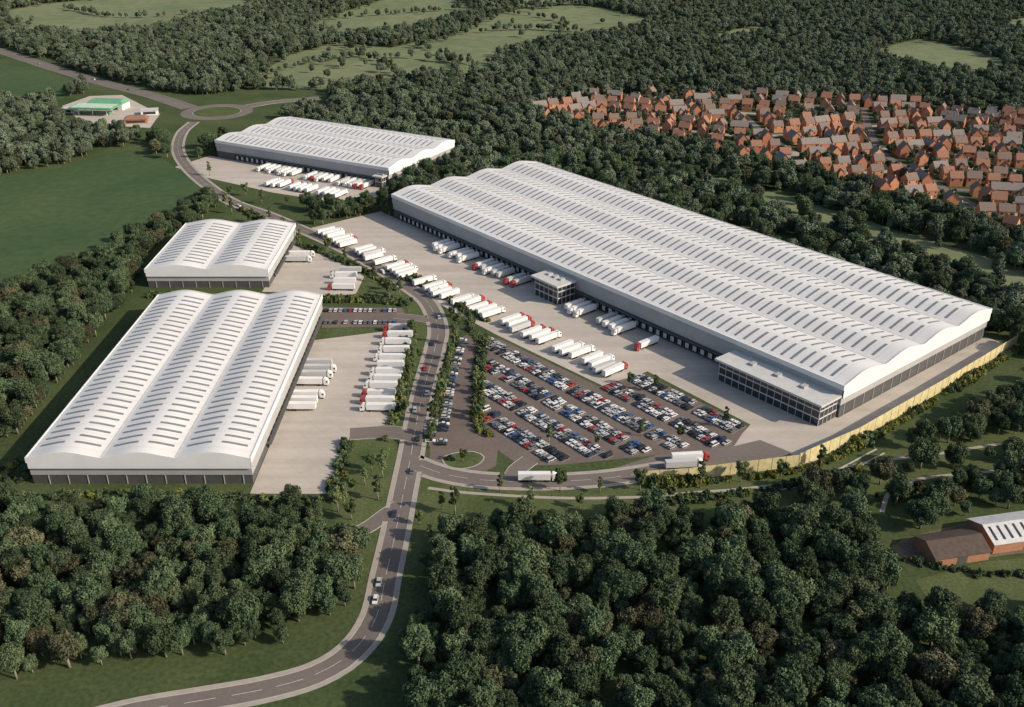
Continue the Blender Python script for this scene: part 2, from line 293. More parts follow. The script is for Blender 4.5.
# ---------------------------------------------------------------- warehouses
def warehouse(name,origin,az,L,Wd,eave,rise,nb,dock,label,nrl,lowh,slw=0.62):
    rt=math.pi/2-az; root=empty(name,(*origin,0),rt); tag(root,label,'warehouse')
    w=Wd/nb
    def zf(t):
        q=abs(2*t/w); return eave+rise*(0.5+0.5*math.cos(math.pi*q))*0.55+rise*(1-q*q)*0.45
    mb=MB(); ns=20; ov=0.8
    for k in range(nb):
        yc=-(k+0.5)*w
        for i in range(ns):
            t0=-w/2+w*i/ns; t1=-w/2+w*(i+1)/ns
            mb.add([(-ov,yc+t0,zf(t0)),(L+ov,yc+t0,zf(t0)),(L+ov,yc+t1,zf(t1)),(-ov,yc+t1,zf(t1))],[(0,1,2,3)])
    rf=mb.build('roof',M_roof,root,smooth=True)
    for k in range(1,nb):
        mb=MB(); y=-k*w; mb.box(-ov+.1,y-0.4,eave+0.02,L+ov-.1,y+0.4,eave+0.16); mb.build('valley_gutter',M_gutter,rf)
    fh=eave*0.38
    for e,x in ((0,-0.82),(1,L+0.82)):
        mb=MB()
        for k in range(nb):
            yc=-(k+0.5)*w
            for i in range(ns):
                t0=-w/2+w*i/ns; t1=-w/2+w*(i+1)/ns
                mb.add([(x,yc+t0,eave-fh),(x,yc+t1,eave-fh),(x,yc+t1,zf(t1)+0.25),(x,yc+t0,zf(t0)+0.25)],[(0,1,2,3)])
                xi=x+(0.5 if e==0 else -0.5)
                mb.add([(x,yc+t0,zf(t0)+0.25),(x,yc+t1,zf(t1)+0.25),(xi,yc+t1,zf(t1)+0.25),(xi,yc+t0,zf(t0)+0.25)],[(0,1,2,3)])
        mb.add([(x,0,eave-fh),(x,-Wd,eave-fh),(x+(0.82 if e==0 else -0.82),-Wd,eave-fh),(x+(0.82 if e==0 else -0.82),0,eave-fh)],[(0,1,2,3)])
        mb.build('end_fascia',M_clad,root)
    mb=MB(); mb.box(-ov,0.0,eave-2.2,L+ov,0.5,eave+0.3); mb.build('eaves_fascia',M_clad,root)
    mb=MB(); mb.box(-ov,-Wd-0.5,eave-2.2,L+ov,-Wd,eave+0.3); mb.build('eaves_fascia',M_clad,root)
    mb=MB(); mb.box(0,-Wd+0.02,lowh,L,-0.02,eave-0.02); mb.build('wall',M_grey,root)
    mb=MB(); mb.box(0.25,-Wd+0.25,0,L-0.25,-0.25,lowh-0.003); mb.build('lower_wall',M_dgrey,root)
    cm=MB(); cm.box(-0.12,-0.15,0.02,0.12,0.15,lowh-0.01); cme=cm.mesh('end_column',M_grey)
    for x in (0.13,L-0.13):
        y=-4.0
        while y>-Wd: ob('end_column',cme,root,(x,y,0)); y-=8.0
    sm=MB(); sm.box(-0.07,0.0,lowh+0.1,0.07,0.12,eave-2.3); sme=sm.mesh('cladding_joint',M_gutter)
    x=6.0
    while x<L: ob('cladding_joint',sme,root,(x,-0.02,0)); x+=12.0
    rows=[(k,s) for k in range(nb) for s in (-1,1)]; pitch=L/nrl
    strips={}; hw=w*0.17
    def strip_geo(s):
        c=s*w*0.24; out=[]
        for i in range(8):
            t=c-hw+2*hw*i/7; out.append((t,zf(t)+0.2))
        return out
    def addstrip(mb,xc,yc,s):
        P=strip_geo(s)
        for i in range(7):
            mb.add([(xc-slw,yc+P[i][0],P[i][1]),(xc+slw,yc+P[i][0],P[i][1]),(xc+slw,yc+P[i+1][0],P[i+1][1]),(xc-slw,yc+P[i+1][0],P[i+1][1])],[(0,1,2,3)])
            for sx in (-slw,slw): mb.add([(xc+sx,yc+P[i][0],P[i][1]),(xc+sx,yc+P[i+1][0],P[i+1][1]),(xc+sx,yc+P[i+1][0],P[i+1][1]-.25),(xc+sx,yc+P[i][0],P[i][1]-.25)],[(0,1,2,3)])
        for a in (0,7):
            mb.add([(xc-slw,yc+P[a][0],P[a][1]),(xc+slw,yc+P[a][0],P[a][1]),(xc+slw,yc+P[a][0],P[a][1]-0.25),(xc-slw,yc+P[a][0],P[a][1]-0.25)],[(0,1,2,3)])
    for s in (-1,1):
        m1=MB(); addstrip(m1,0,0,s); strips[s]=m1.mesh('rooflight',M_rlight)
    allp=[]; ca,sa=math.cos(rt),math.sin(rt)
    for k,s in rows:
        for j in range(1,nrl-1):
            x=(j+0.5)*pitch; y=-(k+0.5)*w
            wx=origin[0]+ca*x-sa*y; wy=origin[1]+sa*x+ca*y
            allp.append((proj(wx,wy,eave)[2],x,y,s))
    allp.sort(); rest=MB(); 
    for i,(d,x,y,s) in enumerate(allp):
        if i<100: ob('rooflight',strips[s],root,(x,y,0))
        else: addstrip(rest,x,y,s)
    if rest.f:
        o=rest.build('rooflight',M_rlight,root); o['kind']='stuff'
    dm=MB(); dm.box(-1.5,-0.3,1.1,1.5,0.1,4.2,0); dm.box(-1.9,-0.3,1.1,-1.5,0.6,4.7,1); dm.box(1.5,-0.3,1.1,1.9,0.6,4.7,1); dm.box(-1.9,-0.3,4.2,1.9,0.6,4.72,1); dme=dm.mesh('dock_door',[M_door,M_tyre])
    for x in dock: ob('dock_door',dme,root,(x,-0.02,0))
    if dock:
        mb=MB(); mb.box(min(dock)-4,0.0,lowh-0.6,max(dock)+4,2.4,lowh-0.2); mb.build('dock_canopy',M_dgrey,root)
    return root
md=[66+5.2*i for i in range(21)]+[205+5.2*i for i in range(31)]
WM=warehouse('distribution_warehouse',C0,R(-39.5),371,134.6,17.0,2.9,4,md,'vast white barrel roofed warehouse beside the large car park, longest building in view',66,6.5)
WL=warehouse('distribution_warehouse',(-106.5,506),math.pi,167,91,13.0,2.7,3,[12+5.5*i for i in range(24)],'white warehouse with three barrel roof bays at the left, nearest the camera',32,4.5)
WS=warehouse('distribution_warehouse',(-146,630),math.pi,82,73,12.0,2.8,2,[16+5.5*i for i in range(10)],'small white warehouse with two barrel roof bays behind the left warehouse',16,4.2)
WF=warehouse('distribution_warehouse',FO,FA,180,98,15.0,2.3,3,[14+5.5*i for i in range(27)],'white warehouse with its own lorry yard near the roundabout',32,6.0)
def office(parent,x0,x1,dep,h,y0=0.02,storeys=3):
    mb=MB(); mb.box(x0+0.4,y0,0.05,x1-0.4,dep-0.4,h-0.6); o=mb.build('office',M_glass,parent)
    mb=MB(); mb.box(x0-1.2,y0,h-0.59,x1+1.2,dep+1.8,h+0.5); mb.build('office_roof',M_flat,o)
    for s in range(1,storeys): mb=MB(); z=h*s/storeys; mb.box(x0+0.2,y0,z-0.3,x1-0.2,dep-0.2,z+0.3); mb.build('floor_band',M_frame,o)
    n=int((x1-x0)/4); mm=MB(); mm.box(-0.1,dep-0.42,0.02,0.1,dep-0.15,h-0.6); mme=mm.mesh('mullion',M_frame)
    for i in range(n+1): ob('mullion',mme,o,(x0+0.5+(x1-x0-1)*i/n,0,0))
    m=int(dep/3); mm=MB(); mm.box(-0.15,-0.1,0.02,0.15,0.1,h-0.6); mme=mm.mesh('mullion',M_frame)
    for xx in (x0+0.3,x1-0.3):
        for i in range(m): ob('mullion',mme,o,(xx,y0+1+(dep-1)*i/m,0))
    for i in range(3): mb=MB(); xx=x0+(x1-x0)*(0.25+0.25*i); mb.box(xx-1.2,dep*0.35,h+0.5,xx+1.2,dep*0.6,h+1.5); mb.build('roof_plant',M_grey,o)
    return o
office(WM,1,60,14,11.5)
office(WM,178,199,14,12)
office(WF,2,9,6,9,0.52,2)
# ---------------------------------------------------------------- trees
import bmesh
ICO=None
def ico():
    global ICO
    if ICO is None:
        bm=bmesh.new(); bmesh.ops.create_icosphere(bm,subdivisions=2,radius=1); ICO=(np.array([v.co[:] for v in bm.verts]),[[v.index for v in f.verts] for f in bm.faces]); bm.free()
    return ICO
def crown_mesh(seed,Rr,z0,z1,ncl,nleaf,ls,shape='round',m=None,core=None):
    r=np.random.default_rng(seed); cs=[];rs=[]
    zc=(z0+z1)/2; hz=(z1-z0)/2
    for i in range(ncl):
        a=2*math.pi*i/ncl*2.4+r.uniform(-.4,.4); f=(i+0.5)/ncl; zz=z0+ (0.22+0.68*f)*(z1-z0)
        prof=math.sqrt(max(0.05,1-((zz-zc)/hz)**2)) if shape=='round' else 1.0
        rad=Rr*prof*r.uniform(0.30,0.82)
        cs.append((rad*math.cos(a),rad*math.sin(a),zz)); rs.append(Rr*r.uniform(0.20,0.42))
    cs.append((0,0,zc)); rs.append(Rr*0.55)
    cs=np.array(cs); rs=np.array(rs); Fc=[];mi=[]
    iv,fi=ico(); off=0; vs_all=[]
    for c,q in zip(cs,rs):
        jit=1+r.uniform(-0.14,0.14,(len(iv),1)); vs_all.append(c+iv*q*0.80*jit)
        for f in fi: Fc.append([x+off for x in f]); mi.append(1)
        off+=len(iv)
    p=rs**2/np.sum(rs**2); n=nleaf*2
    idx=r.choice(len(rs),n,p=p); d=r.normal(size=(n,3)); d/=np.linalg.norm(d,axis=1)[:,None]
    P=cs[idx]+d*(rs[idx]*(1+r.uniform(-0.2,0.32,n)))[:,None]
    keep=np.ones(n,bool)
    for c,q in zip(cs,rs): keep&=np.linalg.norm(P-c,axis=1)>q*0.78
    P=P[keep][:nleaf]; d=d[keep][:nleaf]; n=len(P)
    N=d+r.normal(size=(n,3))*0.5; N/=np.linalg.norm(N,axis=1)[:,None]
    T=np.cross(N,r.normal(size=(n,3))); T/=np.linalg.norm(T,axis=1)[:,None]; B=np.cross(N,T)
    s=(ls*r.uniform(0.5,1.35,n))[:,None]
    q4=np.stack([P+T*s*1.1,P+B*s*0.6+N*s*0.25,P-T*s,P-B*s*0.75+N*s*0.2],1).reshape(-1,3)
    vs_all.append(q4)
    for i in range(n): Fc.append([off+4*i,off+4*i+1,off+4*i+2,off+4*i+3]); mi.append(0)
    V=np.concatenate(vs_all)
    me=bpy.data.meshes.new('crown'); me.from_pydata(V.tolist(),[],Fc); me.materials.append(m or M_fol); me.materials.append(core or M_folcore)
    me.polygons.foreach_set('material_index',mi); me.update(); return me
def trunk_mesh(seed,h,r0):
    r=random.Random(seed); mb=MB(); lean=(r.uniform(-.3,.3),r.uniform(-.3,.3))
    mb.tube((0,0,-0.1),(lean[0]*.4,lean[1]*.4,h*0.45),r0*1.25,r0*0.85); mb.tube((lean[0]*.4,lean[1]*.4,h*0.45),(lean[0],lean[1],h),r0*0.85,r0*0.3)
    for i in range(4):
        a=i*1.6+r.uniform(0,.8); z=h*r.uniform(.35,.6); mb.tube((0.1,0,z),(math.cos(a)*h*.28,math.sin(a)*h*.28,z+h*.3),r0*.45,r0*.12,6)
    return mb.mesh('trunk',M_bark,True)
VAR=[]
specs=[(11,4.6,3.4,11.5,22,3300,.36,'round',M_fol),(12,4.0,3.0,13.5,22,3100,.34,'round',M_fol),(13,5.4,3.2,11.0,27,3800,.36,'round',M_fol),
       (14,3.7,2.6,9.5,17,2500,.34,'round',M_folb),(15,4.3,3.4,12.5,21,3100,.36,'round',M_fol),(16,4.8,3.0,10.5,22,3200,.38,'round',M_folb)]
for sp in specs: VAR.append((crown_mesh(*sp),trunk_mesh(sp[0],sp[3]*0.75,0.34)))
FV_=[(crown_mesh(s,rr,2.4,z,14,1900,.50,'round',M_folhaze,M_folcorehaze),trunk_mesh(s,z*.75,.32)) for s,rr,z in ((41,4.6,11.5),(42,4.0,13),(43,5.3,10.5))]
YM=(crown_mesh(31,1.9,1.9,6.8,9,900,.28,'round',M_foly),trunk_mesh(31,4.8,0.13))
PM=(crown_mesh(32,1.35,1.8,9.5,12,1100,.27,'round',M_foly),trunk_mesh(32,7.0,0.16))
BM=crown_mesh(33,1.7,-0.9,2.2,7,520,.26,'round',M_foly); BL=crown_mesh(34,1.6,-0.9,2.4,7,520,.26,'round',M_lime); BD=crown_mesh(35,1.9,-1,2.6,8,560,.28,'round',M_fol)
BM.name=BL.name=BD.name='bush_foliage'
forest=[]
NEARL=GP([(-120,512),(0,510),(120,508),(232,512),(330,522),(364,545),(372,575),(356,607),(310,638),(250,657),(120,664),(0,682),(-120,700)])
NEARR=GP([(420,615),(425,580),(440,548),(480,530),(560,534),(640,518),(700,526),(760,516),(845,510),(872,545),(888,590),(930,628),(1060,642),(1150,650),(1200,800),(1100,830),(440,830),(404,740),(408,660)])
forest.append((NEARL,6.1,0)); forest.append((NEARR,6.1,1))
forest.append((GP([(868,484),(905,470),(960,462),(1080,450),(1080,480),(1000,498),(940,514),(885,512)]),7.0,2))
forest.append((GP([(790,500),(860,480),(868,500),(850,512),(800,512)]),7,2))
forest.append((GP([(885,534),(960,508),(1080,494),(1080,510),(960,522),(900,540)]),7.5,2))
forest.append((GP([(890,590),(940,618),(1060,606),(1150,620),(1060,650),(930,630)]),7.5,2))
forest.append((GP([(850,474),(900,452),(970,420),(1026,392),(1100,356),(1140,400),(1080,432),(1000,440),(900,452),(865,470)]),6.2,2))
forest.append((GP([(-160,350),(0,304),(60,277),(120,250),(180,216),(203,196),(220,204),(196,226),(160,244),(143,262),(140,284),(112,318),(62,380),(28,428),(0,445),(-160,500)]),6.2,3))
forest.append((GP([(303,226),(380,216),(400,212),(395,200),(410,190),(400,222),(335,236)]),6.0,3))
forest.append((GP([(300,207),(340,212),(385,205),(388,214),(330,222)]),6,3))
forest.append((GP([(150,140),(166,138),(170,150),(178,172),(200,194),(192,200),(163,162),(150,150)]),8,3))
forest.append((GP([(205,146),(225,142),(215,152),(208,170),(198,160)]),8,3))
far=GP([(-260,200),(0,176),(60,166),(130,148),(150,132),(165,106),(285,106)])+[FP(192,-106),FP(-10,-106),FP(-12,-10),FP(-14,20),AB(392,20),AB(384,142),AB(-22,142),AB(-30,100)]+GP([(1100,345),(1250,330),(1250,60),(1150,-14),(-150,-14)])
forest.append((far,8.0,4))
clear=list(fields)+[apron,leftyard,smallyard,lot,strip,smalllot,faryard,service]
clear.append(GP([(50,100),(120,88),(150,97),(176,112),(178,122),(158,136),(70,132)]))
clear.append(GP([(150,90),(200,96),(250,90),(330,90),(330,110),(285,114),(250,132),(190,142),(160,122)]))
clear.append(GP([(-80,30),(0,50),(50,65),(100,80),(150,93),(150,108),(100,95),(50,80),(0,65),(-80,44)]))
clear.append(GP([(905,548),(930,530),(975,512),(1080,506),(1080,560),(985,575),(915,586)]))
ESTATE=GP([(535,110),(590,98),(700,97),(800,99),(900,104),(960,113),(1060,122),(1120,135),(1120,262),(1000,238),(940,216),(900,202),(850,186),(770,168),(700,148),(620,136),(550,124)])
clear.append(ESTATE)
for o,az,L,Wd in ((C0,R(-39.5),371,134.6),((-106.5,506),math.pi,167,91),((-146,630),math.pi,82,73),(FO,FA,180,98)):
    ux,uy=math.sin(az),math.cos(az); vx,vy=uy,-ux
    clear.append([(o[0]+ux*a+vx*b,o[1]+uy*a+vy*b) for a,b in ((-6,-5),(L+6,-5),(L+6,Wd+7),(-6,Wd+7))])
PTS=[]
roadpts=np.concatenate([np.c_[c,np.full(len(c),hw)] for c,hw in ROADS])
def lump(X,Y): return np.sin(X*.021+1.3*np.sin(Y*.013))+np.sin(Y*.027+1.7*np.sin(X*.017))+np.sin((X+Y)*.061)*.6
for poly,sp,reg_ in forest:
    xs=[p[0] for p in poly]; ys=[p[1] for p in poly]
    gx=np.arange(min(xs),max(xs),sp); gy=np.arange(min(ys),max(ys),sp*0.87)
    X,Y=np.meshgrid(gx,gy); X=X+(np.arange(len(gy))%2)[:,None]*sp/2
    X=X.ravel()+RNG.uniform(-.48,.48,X.size)*sp; Y=Y.ravel()+RNG.uniform(-.48,.48,Y.size)*sp
    k=inpoly(poly,X,Y)
    X=X[k];Y=Y[k]
    d=Y*cT+H*sT; px=512+F*X/d; k=(px>-110)&(px<1134); X=X[k];Y=Y[k]
    for c in clear:
        k=~inpoly(c,X,Y); X=X[k];Y=Y[k]
    if reg_==4: k=(RNG.random(len(X))>0.06)&~((lump(X,Y)<-1.7)&(RNG.random(len(X))<.8)); X=X[k];Y=Y[k]
    if reg_ in (0,1): k=(RNG.random(len(X))>0.05); X=X[k];Y=Y[k]
    k=np.ones(len(X),bool)
    for i in range(0,len(X),2000):
        dx=X[i:i+2000,None]-roadpts[None,:,0]; dy=Y[i:i+2000,None]-roadpts[None,:,1]
        k[i:i+2000]=np.all(dx*dx+dy*dy>(roadpts[None,:,2]+ (5.5 if reg_!=2 else 3.0))**2,axis=1)
    X=X[k];Y=Y[k]
    sc=(0.54+0.72*RNG.random(len(X))**1.6)*(0.9 if reg_==2 else 1.0)*(1.10 if reg_==4 else 1.0)
    for x,y,s in zip(X,Y,sc): PTS.append((y*cT+H*sT,x,y,s,reg_))
for px in ([(262,76),(330,60),(400,58),(480,66)],[(335,42),(380,64),(400,78)],[(455,36),(520,30),(600,34)],[(60,8),(120,18),(200,14)],[(330,20),(400,14),(460,10)],[(500,12),(560,22),(560,36)],[(420,46),(450,60),(455,78)]):
    for x,y in curve(GP(px),9):
        if random.random()<.8: PTS.append((y*cT+H*sT,x+random.uniform(-3,3),y+random.uniform(-4,4),random.uniform(.5,1.1),4))
for f in fields[2:10]:
    for i in range(len(f)):
        (x0,y0),(x1,y1)=f[i],f[(i+1)%len(f)]; L=math.hypot(x1-x0,y1-y0)
        for k in range(int(L/9)):
            t=random.random(); x=x0+(x1-x0)*t+random.gauss(0,9); y=y0+(y1-y0)*t+random.gauss(0,16); PTS.append((y*cT+H*sT,x,y,random.uniform(.5,1.15),4))
for _ in range(70):
    x,y=G(random.uniform(255,640),random.uniform(8,84)); 
    if any(bool(inpoly(f,[x],[y])[0]) for f in fields[2:6]): PTS.append((y*cT+H*sT,x,y,random.uniform(.6,1.2),4))
PTS.sort(); print('TREES',len(PTS))
vis=[];rest=[]
for p in PTS:
    q=proj(p[1],p[2],7*p[3])
    if len(vis)<300 and -12<q[0]<1036 and -10<q[1]<722: vis.append(p)
    else: rest.append(p)
protos={}; tsn={}
regname={0:'in the dense wood at the bottom left',1:'in the dense wood at the bottom right of the road',2:'among the trees below the tan fence',3:'in the left tree belt',4:'in the far woodland'}
kindname=['rounded dark green tree','tall dark green tree','broad spreading dark green tree','small olive brown tree','upright dark green tree','broad olive brown tree']
wts=[.25,.21,.22,.08,.19,.05]
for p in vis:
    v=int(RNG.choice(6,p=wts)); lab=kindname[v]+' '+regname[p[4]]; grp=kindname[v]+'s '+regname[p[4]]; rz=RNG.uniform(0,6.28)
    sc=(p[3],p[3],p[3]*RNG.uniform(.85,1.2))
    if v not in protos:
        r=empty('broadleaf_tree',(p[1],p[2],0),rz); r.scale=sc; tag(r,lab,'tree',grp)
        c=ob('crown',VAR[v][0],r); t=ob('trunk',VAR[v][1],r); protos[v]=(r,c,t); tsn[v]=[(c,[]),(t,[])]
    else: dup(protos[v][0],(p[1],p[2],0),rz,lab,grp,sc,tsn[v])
def gn_scatter(name,pts,sources,label,cat,wt=None):
    me=bpy.data.meshes.new(name); me.from_pydata([(p[1],p[2],0) for p in pts],[],[])
    a=me.attributes.new('tsc','FLOAT','POINT'); a.data.foreach_set('value',[p[3] for p in pts])
    a=me.attributes.new('trt','FLOAT','POINT'); a.data.foreach_set('value',RNG.uniform(0,6.28,len(pts)))
    a=me.attributes.new('tid','INT','POINT'); a.data.foreach_set('value',[int(i) for i in RNG.choice(len(sources),len(pts),p=wt)])
    o=ob(name,me); tag(o,label,cat,kind='stuff')
    ng=bpy.data.node_groups.new(name,'GeometryNodeTree'); ng.interface.new_socket('Geometry',in_out='INPUT',socket_type='NodeSocketGeometry'); ng.interface.new_socket('Geometry',in_out='OUTPUT',socket_type='NodeSocketGeometry')
    N=ng.nodes; Lk=ng.links; gi=N.new('NodeGroupInput'); go=N.new('NodeGroupOutput'); jn=N.new('GeometryNodeJoinGeometry')
    for src in reversed(sources):
        j2=N.new('GeometryNodeJoinGeometry')
        for s in src:
            oi=N.new('GeometryNodeObjectInfo'); oi.transform_space='ORIGINAL'; oi.inputs['Object'].default_value=s; Lk.new(oi.outputs['Geometry'],j2.inputs[0])
        g2=N.new('GeometryNodeGeometryToInstance'); Lk.new(j2.outputs[0],g2.inputs[0]); Lk.new(g2.outputs[0],jn.inputs[0])
    ip=N.new('GeometryNodeInstanceOnPoints'); Lk.new(gi.outputs[0],ip.inputs['Points']); Lk.new(jn.outputs[0],ip.inputs['Instance']); ip.inputs['Pick Instance'].default_value=True
    def at(n,t):
        q=N.new('GeometryNodeInputNamedAttribute'); q.data_type=t; q.inputs['Name'].default_value=n; return q.outputs['Attribute']
    Lk.new(at('tid','INT'),ip.inputs['Instance Index'])
    cx=N.new('ShaderNodeCombineXYZ'); Lk.new(at('trt','FLOAT'),cx.inputs[2]); er=N.new('FunctionNodeEulerToRotation'); Lk.new(cx.outputs[0],er.inputs[0]); Lk.new(er.outputs[0],ip.inputs['Rotation'])
    Lk.new(at('tsc','FLOAT'),ip.inputs['Scale']); Lk.new(ip.outputs[0],go.inputs[0])
    md=o.modifiers.new('scatter','NODES'); md.node_group=ng; return o
srcs=[[protos[v][1],protos[v][2]] for v in sorted(protos)]
w=np.array([wts[v] for v in sorted(protos)]); w/=w.sum()
fsrc=[]; farpts=[p for p in rest if p[4]==4]
for i,((qx,qy),lab) in enumerate((((1006,316),'haze tinted green tree in the woodland just behind the right corner of the vast warehouse'),((140,146),'haze tinted green tree at the woodland edge left of the road to the roundabout'),((300,106),'haze tinted green tree at the woodland edge behind the far warehouse'))):
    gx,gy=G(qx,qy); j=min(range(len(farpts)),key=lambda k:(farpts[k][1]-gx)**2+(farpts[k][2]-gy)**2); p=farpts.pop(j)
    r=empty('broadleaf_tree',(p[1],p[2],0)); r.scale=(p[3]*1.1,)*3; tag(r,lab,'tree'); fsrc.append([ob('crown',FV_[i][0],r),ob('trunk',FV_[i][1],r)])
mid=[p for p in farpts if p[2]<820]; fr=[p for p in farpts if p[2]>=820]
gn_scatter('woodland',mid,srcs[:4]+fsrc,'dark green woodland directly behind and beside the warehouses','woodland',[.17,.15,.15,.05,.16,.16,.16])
gn_scatter('woodland',fr,fsrc+[srcs[0],srcs[min(3,len(srcs)-1)]],'continuous haze tinted woodland covering the land up to the top of the view','woodland',[.28,.27,.27,.12,.06])
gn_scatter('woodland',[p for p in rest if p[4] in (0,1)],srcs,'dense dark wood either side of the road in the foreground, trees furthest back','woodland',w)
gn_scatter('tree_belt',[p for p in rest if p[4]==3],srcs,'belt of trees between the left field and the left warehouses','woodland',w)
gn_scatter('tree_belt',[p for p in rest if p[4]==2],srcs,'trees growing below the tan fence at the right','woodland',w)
verge=[(430,448),(433,436),(437,418),(441,398),(446,378),(451,360),(455,345),(458,330),(470,330),(452,318),(345,505),(352,492),(365,485),(372,470),(383,478),(386,462),(378,500),(352,520),(338,512),(405,415),(402,400),(410,375),(416,345),(408,360),(409,388),(398,440),(430,545),(420,525),(442,510),(425,570),(455,515),
  (488,350),(484,372),(482,395),(481,415),(475,345),(476,388),(477,420),(549,444),(597,446),(641,436),(680,440),(725,428),(630,385),(655,392),(463,462),(452,300),(440,292),(425,283),(410,275),(395,264),(380,256),(365,248),(350,240),(400,296),(388,290),(374,282),(360,274),(345,262),(328,252),(300,243),(312,250),(285,236),(250,222),(232,214),(222,196),(210,176),(246,196),(262,204),(288,205),(270,222),(256,214),(226,208),(560,491),(600,493),(640,490),(700,488),(740,482),(500,492),(780,480),(820,468),(670,500),(530,508),(580,508),(436,408),(444,386),(449,368),(424,322),(430,332),(420,360),(390,300),(412,334),(404,380),(396,412),(432,424),(442,392),(418,290),(432,296),(446,306),(462,318),(340,236),(322,228),(356,258)]
vp={};vt={}
for i,(px,py) in enumerate(verge):
    x,y=G(px,py); k=0 if i%2 else 1
    if any(bool(inpoly(c,[x],[y])[0]) for c in (apron,leftyard,smallyard)) : continue
    inlot=bool(inpoly(lot,[x],[y])[0])
    if not inlot and onroad(x,y,None,1.0): 
        x+=6
        if onroad(x,y,None,0.5): continue
    where='in an island of the large car park' if inlot else ('on the grass near the road junction' if py>440 else ('along the main road between the yards' if py>240 else 'near the far warehouse'))
    kn='young rounded tree' if k==0 else 'slender young tree'
    lab=kn+' '+where; me=YM if k==0 else PM; s=random.uniform(0.9,1.55)*(0.8 if inlot else 1)
    if k not in vp:
        r=empty('young_tree',(x,y,0)); tag(r,lab,'tree',kn+'s '+where); c=ob('crown',me[0],r); t=ob('trunk',me[1],r); vp[k]=r; vt[k]=[(c,[]),(t,[])]; r.scale=(s,)*3
    else: dup(vp[k],(x,y,0),random.uniform(0,6),lab,kn+'s '+where,s,vt[k])
def bush(px,py,me,label,sc=1.0):
    o=ob('bush',me,None,(*G(px,py),0),random.uniform(0,6)); o.scale=(sc,)*3; tag(o,label,'bush'); return o
b1=bush(12,470,BL,'lime green bush at the left edge in front of the left warehouse',1.8)
b2=bush(385,440,BM,'rounded green bush by the yard entrance road',1.2)
b3=bush(450,460,BD,'dark green bush on the planted island by the junction',0.9)
def along(px,sp,off=0,jit=1.2,rows=2,big=1.0):
    c=curve(px if isinstance(px[0][0],float) else GP(px),sp); out=[]; N=normals(c)
    for (x,y),n in zip(c,N):
        for r in range(rows):
            o=off+(r-(rows-1)/2)*2.4+random.uniform(-jit,jit); xx=x+n[0]*o+random.uniform(-.6,.6); yy=y+n[1]*o
            out.append((0,xx,yy,random.uniform(.6,1.25)*big,0))
    return out
hp=[]
for px,rows in ([(484,336),(479,380),(478,422),(490,436)],2),([(457,338),(443,392),(430,440)],1),([(404,330),(408,360),(400,400),(392,424)],2),([(328,300),(375,300),(408,304)],4),([(300,245),(330,256),(365,272),(395,290)],2),([(0,480),(15,468),(30,478)],4),([(330,500),(340,470),(348,440)],2),([(150,296),(200,298),(262,300),(300,302)],4),([(326,242),(400,276),(470,312),(486,322)],1),([(215,190),(250,214),(300,238)],2),([(640,504),(700,500),(790,486),(860,470)],2),([(0,498),(120,496),(240,500),(320,504)],2),([(395,264),(440,292),(470,318),(470,332)],1),([(905,560),(985,575),(1060,572)],1),([(880,500),(960,488),(1060,484)],2):
    hp+=along(px,2.2,rows=rows)
hp=[p for p in hp if not onroad(p[1],p[2],None,0.8)]
gn_scatter('shrub_planting',hp,[[b1],[b2],[b3]],'low mixed shrubs planted along the road verges and yard edges','shrubs',[.12,.5,.38])
fl=[G(646,483.5),AB(8.3,-94.5),AB(-15.5,-50),AB(-19.8,-10),AB(-19.8,60),AB(-18.8,136)]
fc=curve([tuple(map(float,p)) for p in fl],1.1); fcl=[]
for i,(x,y) in enumerate(fc):
    g=math.sin(i*.15)+math.sin(i*.071+1)+random.uniform(-.8,.8)
    if g>-0.9: fcl.append((0,x+random.uniform(-.7,.7),y+random.uniform(-1.0,.3),random.uniform(.7,1.2)*(1+.42*max(0,g)),0))
gn_scatter('climbing_plants',fcl,[[b1],[b2],[b3]],'yellow green climbers and shrubs growing against the tan timber fence','climbing plants',[.58,.30,.12])
# pale terrace edging below the fence
for o_,w_ in ((-6.5,.5),(-10.5,.5)):
    mb=MB(); c=curve([tuple(map(float,p)) for p in fl[:4]],3); ribbon(mb,c,o_,o_-w_,.45,True); mb.build('terrace_edging',M_kerb)['kind']='structure'
